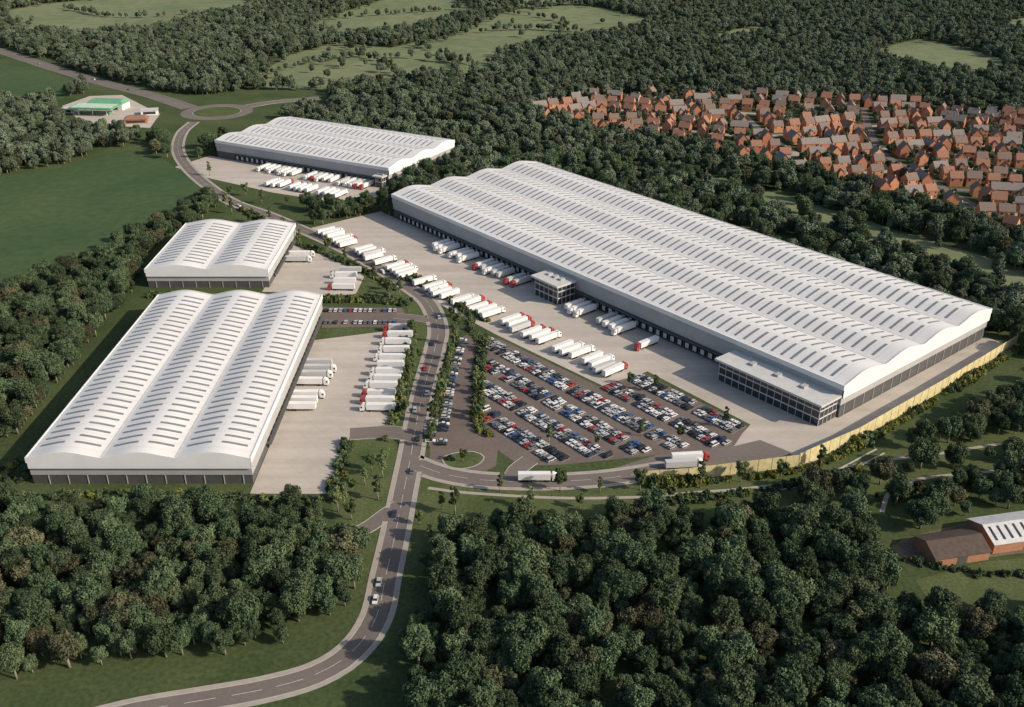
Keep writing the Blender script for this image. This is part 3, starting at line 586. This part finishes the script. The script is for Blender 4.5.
# ---------------------------------------------------------------- vehicles
CARC={'white':(0.66,0.65,0.63),'silver':(0.40,0.40,0.40),'black':(0.018,0.018,0.02),'grey':(0.14,0.14,0.145),'blue':(0.05,0.10,0.22),'red':(0.32,0.035,0.03),'dark blue':(0.025,0.035,0.075)}
def car_meshes(col,kind):
    m=mat(col.replace(' ','_')+'_car_paint',CARC[col],var=0.02,rough=0.3,spec=0.6)
    mb=MB()
    L=2.15 if kind=='hatchback' else 2.3
    mb.prism([(-L,.32),(L-.05,.32),(L,.62),(L-.25,.80),(0.95,.93),(-L+.1,.95),(-L-.02,.6)],-.88,.88,0)
    if kind=='hatchback': roof=(-1.75,0.35,1.46); base=(-2.0,1.05)
    elif kind=='saloon': roof=(-1.2,0.3,1.42); base=(-1.75,1.05)
    else: roof=(-2.1,0.9,1.95); base=(-2.25,1.5)
    mb.box(roof[0],-.70,roof[2]-.06,roof[1],.70,roof[2],0)
    for x in (-1.35,1.35):
        for s in (-1,1): mb.tube((x,s*.70,.32),(x,s*.92,.32),.33,.33,10,1)
    body=mb.mesh('body',[m,M_tyre])
    w=MB(); z0=.92; z1=roof[2]-.062
    w.add([(base[0],-.80,z0),(base[1],-.80,z0),(base[1],.80,z0),(base[0],.80,z0),(roof[0],-.68,z1),(roof[1],-.68,z1),(roof[1],.68,z1),(roof[0],.68,z1)],[(4,5,6,7),(0,1,5,4),(1,2,6,5),(2,3,7,6),(3,0,4,7)],0)
    return body,w.mesh('windows',M_glass)
carp={}
def car(x,y,rot,col,kind,label,group=None,name='parked_car'):
    key=(col,kind)
    if key not in carp:
        b,wn=car_meshes(col,kind); r=empty(name,(x,y,0.09),rot); tag(r,label,'car' if kind!='van' else 'van',group); c1=ob('body',b,r); c2=ob('windows',wn,r); carp[key]=(r,[(c1,[]),(c2,[])])
        return r
    r=dup(carp[key][0],(x,y,0.09),rot,label,group,1.0,carp[key][1]); r.name=name; return r
cols=list(CARC); cw=[.22,.25,.18,.17,.07,.055,.055]
cars=[]
def bay(x,y,rot,where): cars.append((y*cT+H*sT,x,y,rot,where))
lines=MB()
def bayline(x,y,rot,l=4.8):
    dx,dy=math.cos(rot),math.sin(rot); nx,ny=-dy*.06,dx*.06
    lines.add([(x-dx*l/2-nx,y-dy*l/2-ny,.085),(x+dx*l/2-nx,y+dy*l/2-ny,.085),(x+dx*l/2+nx,y+dy*l/2+ny,.085),(x-dx*l/2+nx,y-dy*l/2+ny,.085)],[(0,1,2,3)])
b=-41.5
while b>-155:
    for s in (0,1):
        bb=b-s*5.1
        a=0
        while a<215:
            x,y=AB(a,bb); 
            okk=[bool(inpoly(lot,[AB(a+da,bb+db)[0]],[AB(a+da,bb+db)[1]])[0]) for da in(-1.5,1.5) for db in (-2.6,2.6)]
            if all(okk) and (int(a/2.6)%19)!=18:
                bayline(*AB(a-1.3,bb),RU2)
                if random.random()<0.93: bay(x,y,RU2+(math.pi if random.random()<.5 else 0)+random.uniform(-.03,.03),'in the large car park')
            a+=2.6
    b-=15.9
c=curve(GP([(464,341),(455,372),(449,402),(444,436),(443,448)]),2.7)
N=normals(c)
for off in (-0.5,-5.7,-14.5):
    for i,((x,y),n) in enumerate(zip(c,N)):
        if random.random()<.94:
            xx,yy=x+n[0]*off,y+n[1]*off
            if bool(inpoly(strip,[xx],[yy])[0]) and yy>G(500,445)[1]: bay(xx,yy,math.atan2(n[1],n[0]),'in the narrow car park beside the main road')
for yy0 in (311,323):
    X0,Y0=G(326,yy0); X1,Y1=G(400,yy0); n=int((X1-X0)/2.7)
    for i in range(n):
        if random.random()<.85: bay(X0+(X1-X0)*i/n,Y0,math.pi/2+random.uniform(-.03,.03),'in the small car park by the left yard')
lines.build('parking_bay_lines',M_white)['kind']='structure'
cars.sort(); print('CARS',len(cars))
cnt=0; stuffmb=MB(); smats=[]
for d,x,y,rot,where in cars:
    col=random.choices(cols,cw)[0]; kind=random.choices(['hatchback','saloon','van'],[.5,.42,.08])[0]
    if cnt<280:
        car(x,y,rot,col,kind,f'{col} {kind} parked {where}',f'{col} {kind}s parked {where}'); cnt+=1
    else:
        key=(col,kind)
        if key not in carp: key=('silver','hatchback')
        for ch,_ in carp[key][1]:
            me=ch.data; ca,sa=math.cos(rot),math.sin(rot)
            vs=[(x+ca*v.co.x-sa*v.co.y,y+sa*v.co.x+ca*v.co.y,v.co.z+.09) for v in me.vertices]
            k0=len(stuffmb.v); stuffmb.v+=vs
            for p in me.polygons:
                mt=me.materials[p.material_index]
                if mt not in smats: smats.append(mt)
                stuffmb.f.append(tuple(k0+i for i in p.vertices)); stuffmb.m.append(smats.index(mt))
if stuffmb.f: tag(stuffmb.build('parked_cars',smats),'remaining parked cars in the rows furthest from the camera','cars',kind='stuff')
mv=[(379,584,'silver','saloon','silver car driving on the main road between the two foreground woods',1),(375,603,'white','hatchback','white hatchback following the silver car between the foreground woods',1),
    (401,512,'dark blue','saloon','dark blue car on the main road just below the junction',1),(412,440,'black','hatchback','black hatchback on the main road by the left yard entrance',-1),(420,410,'silver','hatchback','silver hatchback on the main road beside the left yard lorries',1),
    (423,392,'white','saloon','white saloon on the main road beside the narrow car park',-1),(430,370,'red','hatchback','red hatchback on the main road beside the narrow car park',1),(409,470,'grey','saloon','grey saloon on the main road at the junction',-1),
    (436,345,'black','saloon','black saloon on the main road bend',1),(437,318,'silver','saloon','silver saloon at the top of the main road bend',-1),(386,272,'white','van','white van on the main road behind the trailer rows',1),(355,256,'dark blue','hatchback','dark blue hatchback on the main road above the small warehouse yard',-1),(330,242,'silver','saloon','silver saloon on the main road by the small warehouse',1),(240,205,'white','saloon','white saloon on the main road below the far yard',1),
    (92,80,'white','van','white van on the trunk road at the top left',-1),(40,64,'silver','saloon','silver saloon on the trunk road at the top left edge',1),(130,90,'grey','saloon','grey saloon on the trunk road nearest the roundabout',1)]
for px,py,col,kind,lab,sd_ in mv:
    x,y=G(px,py); ci=0 if not (px<160 and py<120) else 1
    c=allr[ci]; N=normals(c); j=min(range(len(c)),key=lambda i:(c[i][0]-x)**2+(c[i][1]-y)**2); n=N[j]
    car(c[j][0]+n[0]*1.9*sd_,c[j][1]+n[1]*1.9*sd_,math.atan2(n[1],n[0])-math.pi/2*(-sd_),col,kind,lab,None,'moving_car')
def lorry_proto(cabm,trm):
    r=empty('lorry' if cabm else 'lorry_trailer',(0,0,0.08))
    mb=MB(); mb.box(-8.2,-1.28,1.15,5.2,1.28,4.0); ob('trailer_box',mb.mesh('trailer_box',trm),r)
    mb=MB(); mb.box(-7.8,-.5,.75,5.0,.5,1.14); mb.box(1.5,-1.1,.1,1.8,-.8,1.0); mb.box(1.5,.8,.1,1.8,1.1,1.0); mb.box(-4,-1.2,.55,1,-1.1,1.1); mb.box(-4,1.1,.55,1,1.2,1.1); ob('chassis',mb.mesh('chassis',M_dgrey),r)
    wm=MB(); wm.tube((0,-.16,0),(0,.16,0),.5,.5,12); wme=wm.mesh('wheel',M_tyre)
    for x in (-6.9,-5.6,-4.3):
        for s in (-1,1): ob('wheel',wme,r,(x,s*1.05,.5))
    if cabm:
        mb=MB(); mb.prism([(5.9,.9),(8.1,.5),(8.25,1.2),(8.2,2.3),(7.95,3.1),(7.0,3.9),(5.95,4.0)],-1.22,1.22); cb=ob('cab',mb.mesh('cab',cabm),r)
        mb=MB(); mb.add([(8.235,-1.05,2.0),(8.235,1.05,2.0),(8.0,1.05,3.02),(8.0,-1.05,3.02)],[(0,1,2,3)]); 
        for s in (-1,1): mb.add([(7.9,s*1.24,2.0),(7.0,s*1.24,2.0),(7.0,s*1.24,2.9),(7.8,s*1.24,2.9)],[(0,1,2,3)])
        ob('windscreen',mb.mesh('windscreen',M_glass),cb)
        mb=MB(); mb.box(2.2,-.45,.6,8.0,.45,.92); mb.box(4.4,-1.2,.5,5.4,-.6,1.1); ob('tractor_chassis',mb.mesh('tractor_chassis',M_dgrey),r)
        for x in (3.6,7.2):
            for s in (-1,1): ob('wheel',wme,r,(x,s*1.05,.5))
    return r
LP={}
def lorry(x,y,rot,cab,tr,label,group=None):
    key=(cab,tr)
    if key not in LP:
        r=lorry_proto({'red':M_red,'white':M_trw,None:None}[cab],{'white':M_trw,'grey':M_trg,'maroon':M_trd}[tr]); r.location=(x,y,.08); r.rotation_euler=(0,0,rot); tag(r,label,'lorry' if cab else 'trailer',group); bpy.context.view_layer.update(); LP[key]=(r,snap(r)); return r
    return dup(LP[key][0],(x,y,.08),rot,label,group,1.0,LP[key][1])
ORD=['first','second','third','fourth','fifth','sixth','seventh','eighth','ninth','tenth','eleventh','twelfth','thirteenth','fourteenth','fifteenth','sixteenth','seventeenth','eighteenth','nineteenth','twentieth']+['twenty '+s for s in ('first','second','third','fourth','fifth','sixth','seventh','eighth','ninth')]+['thirtieth']
def pick(fr):
    cab='red' if random.random()<fr else ('white' if random.random()<.5 else None); tr=random.choices(['white','grey','maroon'],[.76,.21,.03])[0]
    if cab is None and tr=='maroon': tr='white'
    return cab,tr,(f'{tr} lorry with {cab} cab' if cab else f'{tr} trailer without cab')
def row(avals,bc,rot,where,fr,frm):
    for i,a in enumerate(sorted(avals,reverse=True)):
        cab,tr,nm=pick(fr); x,y=frm(a+random.uniform(-.35,.35),bc+random.uniform(-1.6,1.6) if abs(bc)>20 else bc+random.uniform(-.4,.6)); lorry(x,y,rot+random.uniform(-.03,.03),cab,tr,f'{nm}, {ORD[min(i,29)]} from left {where}')
row([97,102.6,108,113.8,122.5,128,133.5],-48,RU2,'in the row above the large car park',.4,AB)
row([146,151.5,157,166,171.5,177],-50,RU2,'in the middle group at the yard edge',.5,AB)
row([191,196.5,202,210.5,216],-52,RU2,'in small group above narrow car park',.5,AB)
row([228+5.2*i+(2.6 if i>12 else 0) for i in range(28) if i not in (4,6,7,12,14,19,20,24)],-54,RU2,'in the long row beside the road',.25,AB)
row([232+5.2*i for i in range(14) if i not in (5,6,10)],-10.5,RU2+math.pi,'docked left of the hub office',.15,AB)
row([216,221.2],-10.5,RU2+math.pi,'docked nearest the hub office',1.0,AB)
row([159,164.2,169.4],-10.5,RU2+math.pi,'docked right of the hub office',.1,AB)
row([128.4,133.6,138.8,144],-10.5,RU2+math.pi,'docked mid way along vast warehouse',.1,AB)
lorry(*AB(108,-14),RU2+math.pi,'red','white','white lorry with red cab standing alone at the docks of the vast warehouse')
row([14+5.5*i for i in range(20) if i not in (5,11,12)],10.5,math.atan2(FV[1],FV[0]),'docked at the far warehouse',.1,FP)
row([18+5.5*i for i in range(13) if i not in (4,9)],38,math.atan2(FV[1],FV[0])+math.pi,'in the outer row of the far yard',.15,FP)
for nm,lst,rot,where in (('e',[(400,331),(398,338),(396,345),(393,353),(391,361),(388,368),(385,375),(383,382),(381,389),(379,397),(378,404),(377,411)],math.pi,'at the right edge of the left yard'),
        ('d',[(314,366),(312,372),(310,378),(308,385),(303,398),(300,404),(299,410)],0,'docked at the nearest left warehouse'),('s',[(297,257),(297,262)],0,'docked at the small warehouse'),('t',[(347,273),(345,278),(343,284),(341,290)],math.pi,'parked in the small warehouse yard')):
    for i,(px,py) in enumerate(lst):
        cab,tr,nm2=pick(.18 if nm!='d' else .05); x,y=G(px,py)
        if tr=='maroon': tr='white'; nm2=nm2.replace('maroon','white')
        if nm=='d': x=-106.5+9.5
        if nm=='s': x=-146+9.5
        lorry(x+random.uniform(-1.0,1.0),y,rot+random.uniform(-.025,.025),cab,tr,f'{nm2}, {ORD[i]} from top {where}')
x,y=G(538,483); lorry(x,y+1.5,0.0,'white','white','white lorry driving along the road below the large car park')
x,y=G(690,461); lorry(x,y,0.1,'red','white','white lorry with red cab waiting at the yard entrance by the tan fence')
x,y=G(684,468); lorry(x,y,0.1,'white','grey','grey lorry waiting in front of the red cabbed one at the yard entrance')
# ---------------------------------------------------------------- tan fence
def fence(pts,h,label):
    root=empty('timber_fence',(*pts[0],0)); tag(root,label,'fence'); x0,y0=pts[0]
    pm=MB(); pm.box(-.12,-.12,0,.12,.12,h+.15); pme=pm.mesh('fence_post',M_timber)
    mb=MB()
    for (ax,ay),(bx,by) in zip(pts,pts[1:]):
        L=math.hypot(bx-ax,by-ay); dx,dy=(bx-ax)/L,(by-ay)/L; n=max(1,int(L/6))
        for i in range(n):
            s0=L*i/n; s1=L*(i+1)/n
            p=[(ax+dx*s-x0+(-dy)*o,ay+dy*s-y0+dx*o) for s,o in ((s0,0),(s1,0),(s1,.12),(s0,.12))]
            mb.add([(*q,0) for q in p]+[(*q,h) for q in p],[(4,5,6,7),(0,1,5,4),(1,2,6,5),(2,3,7,6),(3,0,4,7)])
            ob('fence_post',pme,root,(ax+dx*s0-x0,ay+dy*s0-y0,0))
    mb.build('fence_panel',M_timber,root)
fence([G(645,483),AB(10,-92),AB(-13,-48)],5.8,'tall tan timber fence below the lorry entrance')
fence([AB(-13,-48),AB(-17,-10),AB(-17,60),AB(-16,138)],6.6,'tall tan timber fence running behind the right end of the vast warehouse')
# ---------------------------------------------------------------- houses
BR=[mat('orange_brick',(0.47,0.215,0.115),var=.15,scale=1),mat('red_brick',(0.38,0.155,0.09),var=.15,scale=1),mat('buff_brick',(0.50,0.33,0.20),var=.12,scale=1)]
RF=[mat('brown_tile',(0.175,0.13,0.108),var=.2,scale=1),mat('grey_tile',(0.20,0.175,0.16),var=.2,scale=1),mat('red_tile',(0.26,0.135,0.092),var=.2,scale=1)]
def house_parts(bi,ri,L,D,hw,rg,gable=False):
    r=empty('brick_house',(0,0,0))
    mb=MB(); x0,x1,y0,y1=-L/2,L/2,-D/2,D/2
    mb.add([(x0,y0,0),(x1,y0,0),(x1,y1,0),(x0,y1,0),(x0,y0,hw),(x1,y0,hw),(x1,y1,hw),(x0,y1,hw),(x0,0,hw+rg),(x1,0,hw+rg)],[(0,1,5,4),(2,3,7,6),(1,2,6,9,5),(3,0,4,8,7)])
    if gable: mb.add([(-1.8,y0-1.6,0),(1.8,y0-1.6,0),(1.8,y0,0),(-1.8,y0,0),(-1.8,y0-1.6,hw),(1.8,y0-1.6,hw),(1.8,y0,hw),(-1.8,y0,hw),(0,y0-1.6,hw+1.9)],[(0,1,5,8,4),(1,2,6,5),(3,0,4,7)])
    ob('wall',mb.mesh('wall',BR[bi]),r)
    mb=MB(); e=.3; zz=hw-e*rg/(D/2)
    for s in (-1,1):
        a=[(x0-e,s*(D/2+e),zz+.05),(x1+e,s*(D/2+e),zz+.05),(x1+e,0,hw+rg+.1),(x0-e,0,hw+rg+.1)]; mb.add(a+[(p[0],p[1],p[2]+.18) for p in a],[(0,1,2,3),(4,5,6,7),(0,1,5,4),(1,2,6,5),(3,0,4,7)])
    if gable:
        for s in (-1,1): a=[(s*2.1,y0-1.9,hw-.2),(0,y0-1.9,hw+2.0),(0,y0+2.6,hw+2.0),(s*2.1,y0+.2,hw-.2)]; mb.add(a+[(p[0],p[1],p[2]+.2) for p in a],[(0,1,2,3),(4,5,6,7),(0,1,5,4)])
    rf=ob('roof',mb.mesh('roof',RF[ri]),r)
    mb=MB(); mb.box(x1-1.6,-.4,hw+rg-.8,x1-.7,.4,hw+rg+1.2); ob('chimney',mb.mesh('chimney',BR[bi]),rf)
    wm=MB(); wm.box(-.6,-.06,-.55,.6,.06,.55); wme=wm.mesh('window',M_glass)
    yy=y0-(1.6 if gable else 0)
    for x in (-L*.32,L*.32):
        for z in (1.6,4.4): ob('window',wme,r,(x,y0-.02,z)); 
        ob('window',wme,r,(x,y1+.02,4.4))
    dm=MB(); dm.box(-.5,-.06,0,.5,.06,2.1); ob('door',dm.mesh('door',M_trw),r,(0,yy-.02,0.02))
    return r
htypes=[(0,0,8.8,7.2,5.9,3.7,False),(0,2,8.2,7.2,6.0,3.9,True),(1,1,14,7.4,5.8,3.7,False),(1,0,8,7.6,6.1,4.2,True),(2,1,8.5,7.2,5.8,3.6,False),(0,1,12,7.2,5.8,3.6,True),(1,2,8.5,7.2,5.8,3.8,False)]
hdesc=['orange brick house, brown roof','orange brick house, red brown roof, front gable','long red brick house, grey roof','red brick house, brown roof, front gable','buff brick house, grey roof','wide orange brick house, grey roof','red brick house, red brown roof']
streets=[[(540,115),(600,109),(660,114),(720,112),(790,116)],[(600,128),(650,127),(700,132),(745,136),(800,134),(860,127),(930,124)],[(780,103),(850,108),(920,110),(1000,120),(1110,132)],
 [(760,156),(820,154),(870,150),(930,146),(1000,146),(1110,152)],[(830,174),(880,172),(940,168),(1000,170),(1110,176)],[(900,194),(960,190),(1110,198)],[(955,212),(1010,214),(1110,226)],[(740,112),(768,136),(800,156)],[(862,108),(880,150),(918,172),(950,192),(990,214)]]
SC=[]
for s in streets:
    c=curve(GP(s),5); SC.append(np.array(c)); mb=MB(); ribbon(mb,c,-3.4,3.4,.05+.005*len(SC)); mb.build('estate_street',M_pave if len(SC)%3 else M_asph)['kind']='structure'
allS=np.concatenate(SC)
hs=[]
def tryh(x,y,rot,md=13.4,rd=11.5):
    if not bool(inpoly(ESTATE,[x],[y])[0]): return
    if np.min((allS[:,0]-x)**2+(allS[:,1]-y)**2)<rd**2: return
    for h in hs:
        if (h[0]-x)**2+(h[1]-y)**2<md*md: return
    hs.append((x,y,rot))
for c in SC:
    N=normals([tuple(p) for p in c])
    for i in range(0,len(c),1):
        for s in (-1,1):
            x,y=c[i][0]+N[i][0]*s*13.5,c[i][1]+N[i][1]*s*13.5
            tryh(x,y,math.atan2(N[i][1],N[i][0])+ (math.pi/2 if s>0 else -math.pi/2)+random.choice([0,0,0,math.pi/2])+random.uniform(-.05,.05))
ex=[p[0] for p in ESTATE]; ey=[p[1] for p in ESTATE]
for _ in range(5000):
    x,y=random.uniform(min(ex),max(ex)),random.uniform(min(ey),max(ey)); 
    if -10<proj(x,y,3)[0]<1034:
        j=int(np.argmin((allS[:,0]-x)**2+(allS[:,1]-y)**2)); a=math.atan2(allS[(j+1)%len(allS)][1]-allS[j][1],allS[(j+1)%len(allS)][0]-allS[j][0]); tryh(x,y,a+random.choice([0,math.pi/2]),19)
hs=[h for h in hs if -10<proj(h[0],h[1],3)[0]<1040]
hs.sort(key=lambda h:h[1]); print('HOUSES',len(hs)); hs=hs[:300]
hp2={}
for x,y,rot in hs:
    t=random.choices(range(7),[.26,.20,.10,.14,.06,.12,.12])[0]; q=proj(x,y,3)
    zx='left end of estate' if q[0]<680 else ('middle of estate' if q[0]<860 else 'right side of estate')
    zy=', front rows' if q[1]>160 else (', middle rows' if q[1]>125 else ', back rows')
    lab=hdesc[t]+', '+zx+zy; grp=lab.replace('house','houses',1); hsx=random.uniform(1.05,1.25)
    if t not in hp2:
        r=house_parts(*htypes[t]); r.location=(x,y,0); r.rotation_euler=(0,0,rot); r.scale=(hsx,)*3; tag(r,lab,'house',grp); bpy.context.view_layer.update(); hp2[t]=(r,snap(r))
    else: dup(hp2[t][0],(x,y,0),rot,lab,grp,hsx,hp2[t][1])
gp=[];H2=np.array([(h[0],h[1]) for h in hs])
for _ in range(7000):
    x,y=random.uniform(min(ex),max(ex)),random.uniform(min(ey),max(ey))
    if bool(inpoly(ESTATE,[x],[y])[0]) and np.min((H2[:,0]-x)**2+(H2[:,1]-y)**2)>64 and np.min((allS[:,0]-x)**2+(allS[:,1]-y)**2)>36: gp.append((0,x,y,random.uniform(.3,.75),4))
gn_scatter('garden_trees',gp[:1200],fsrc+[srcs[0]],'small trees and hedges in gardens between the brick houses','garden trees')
# ---------------------------------------------------------------- barns
def barn(px,py,L,D,hw,rg,rot,wm,rm,label,lights):
    x,y=G(px,py); r=empty('barn',(x,y,0),rot); tag(r,label,'barn')
    mb=MB(); x0,x1,y0,y1=-L/2,L/2,-D/2,D/2
    mb.add([(x0,y0,0),(x1,y0,0),(x1,y1,0),(x0,y1,0),(x0,y0,hw),(x1,y0,hw),(x1,y1,hw),(x0,y1,hw),(x0,0,hw+rg),(x1,0,hw+rg)],[(0,1,5,4),(2,3,7,6),(1,2,6,9,5),(3,0,4,8,7)]); mb.build('wall',wm,r)
    mb=MB(); e=.5; zz=hw-e*rg/(D/2)
    for s in (-1,1):
        a=[(x0-e,s*(D/2+e),zz+.05),(x1+e,s*(D/2+e),zz+.05),(x1+e,0,hw+rg+.1),(x0-e,0,hw+rg+.1)]; mb.add(a+[(p[0],p[1],p[2]+.2) for p in a],[(0,1,2,3),(4,5,6,7),(0,1,5,4),(1,2,6,5),(3,0,4,7)])
    rf=mb.build('roof',rm,r)
    for i in range(lights):
        xx=x0+L*(i+.5)/lights; mb=MB(); t0,t1=.15,.85
        f=lambda t:(-(D/2)*(1-t),hw+rg*t+.36)
        a,b=f(t0),f(t1); mb.add([(xx-.5,a[0],a[1]),(xx+.5,a[0],a[1]),(xx+.5,b[0],b[1]),(xx-.5,b[0],b[1])],[(0,1,2,3)]); mb.build('rooflight',M_glass,rf)
    dm=MB(); dm.box(-2,y0-.08,0,2,y0-.01,3.2); dm.build('door',M_dgrey,r)
BB=mat('barn_brick',(0.36,0.18,0.11),var=.15,scale=1)
barn(950,552,22,14,3.8,2.8,R(12),BB,mat('dark_barn_tile',(0.085,0.062,0.05),var=.2,scale=.6),'low brick barn with dark brown roof at the right edge',0)
barn(1014,536,30,16,4.4,3.0,R(12),BB,M_gutter,'brick barn with pale grey roof and dark rooflights at the right edge',9)
# ---------------------------------------------------------------- filling station
sheet('forecourt',GP([(62,106),(90,96),(122,95),(160,114),(150,128),(84,124)]),0.05,M_conc)
x,y=G(96,114); r=empty('filling_station',(x,y,0),R(-6)); r.scale=(1.25,)*3; tag(r,'filling station with green edged pale canopy near the roundabout','filling station')
mb=MB(); mb.box(-18,-9,5.4,18,9,6.6); mb.build('canopy',M_green,r)
mb=MB(); mb.box(-16.4,-7.4,6.61,16.4,7.4,6.9); mb.build('canopy_roof',mat('pale_green_roof',(0.42,0.55,0.42),scale=.3),r)
for xx in (-12,0,12):
    for yy in (-5,5): m2=MB(); m2.box(xx-.25,yy-.25,0,xx+.25,yy+.25,5.4); m2.build('canopy_column',M_trw,r)
mb=MB(); mb.box(-14,14,0,16,28,5.2); mb.build('shop_wall',M_clad,r); mb=MB(); mb.box(-15,13,5.2,17,29,7.6,0,3,5); mb.build('shop_roof',M_green,r); mb=MB(); mb.box(-10,13.9,.5,12,13.99,3.4); mb.build('shop_window',M_glass,r)
for xx in (-12,0,12): m2=MB(); m2.box(xx-.5,-1.2,0,xx+.5,1.2,2.0); m2.build('fuel_pump',M_green,r)
def block(px,py,L,D,h,rot,wm,rm,name,label,pitched):
    x,y=G(px,py); r=empty(name,(x,y,0),rot); tag(r,label,'building')
    mb=MB(); mb.box(-L/2,-D/2,0,L/2,D/2,h); mb.build('wall',wm,r)
    mb=MB(); mb.box(-L/2-.6,-D/2-.6,h,L/2+.6,D/2+.6,h+(2.6 if pitched else .5),0,4 if pitched else 0,D/2-1.5 if pitched else 0); mb.build('roof',rm,r)
    mb=MB(); mb.box(-L/2+2,-D/2-.08,.8,L/2-2,-D/2-.01,h-1); mb.build('window',M_glass,r)
block(137,122,22,14,4,R(10),BB,RF[2],'roadside_restaurant','small red brown roofed building beside the filling station',True)
block(70,112,12,10,4.2,R(-6),M_clad,M_flat,'car_wash','small white flat roofed block left of the filling station canopy',False)
block(150,114,16,10,4.5,R(14),M_clad,M_flat,'roadside_kiosk','white flat roofed block right of the filling station, nearest the roundabout',False)
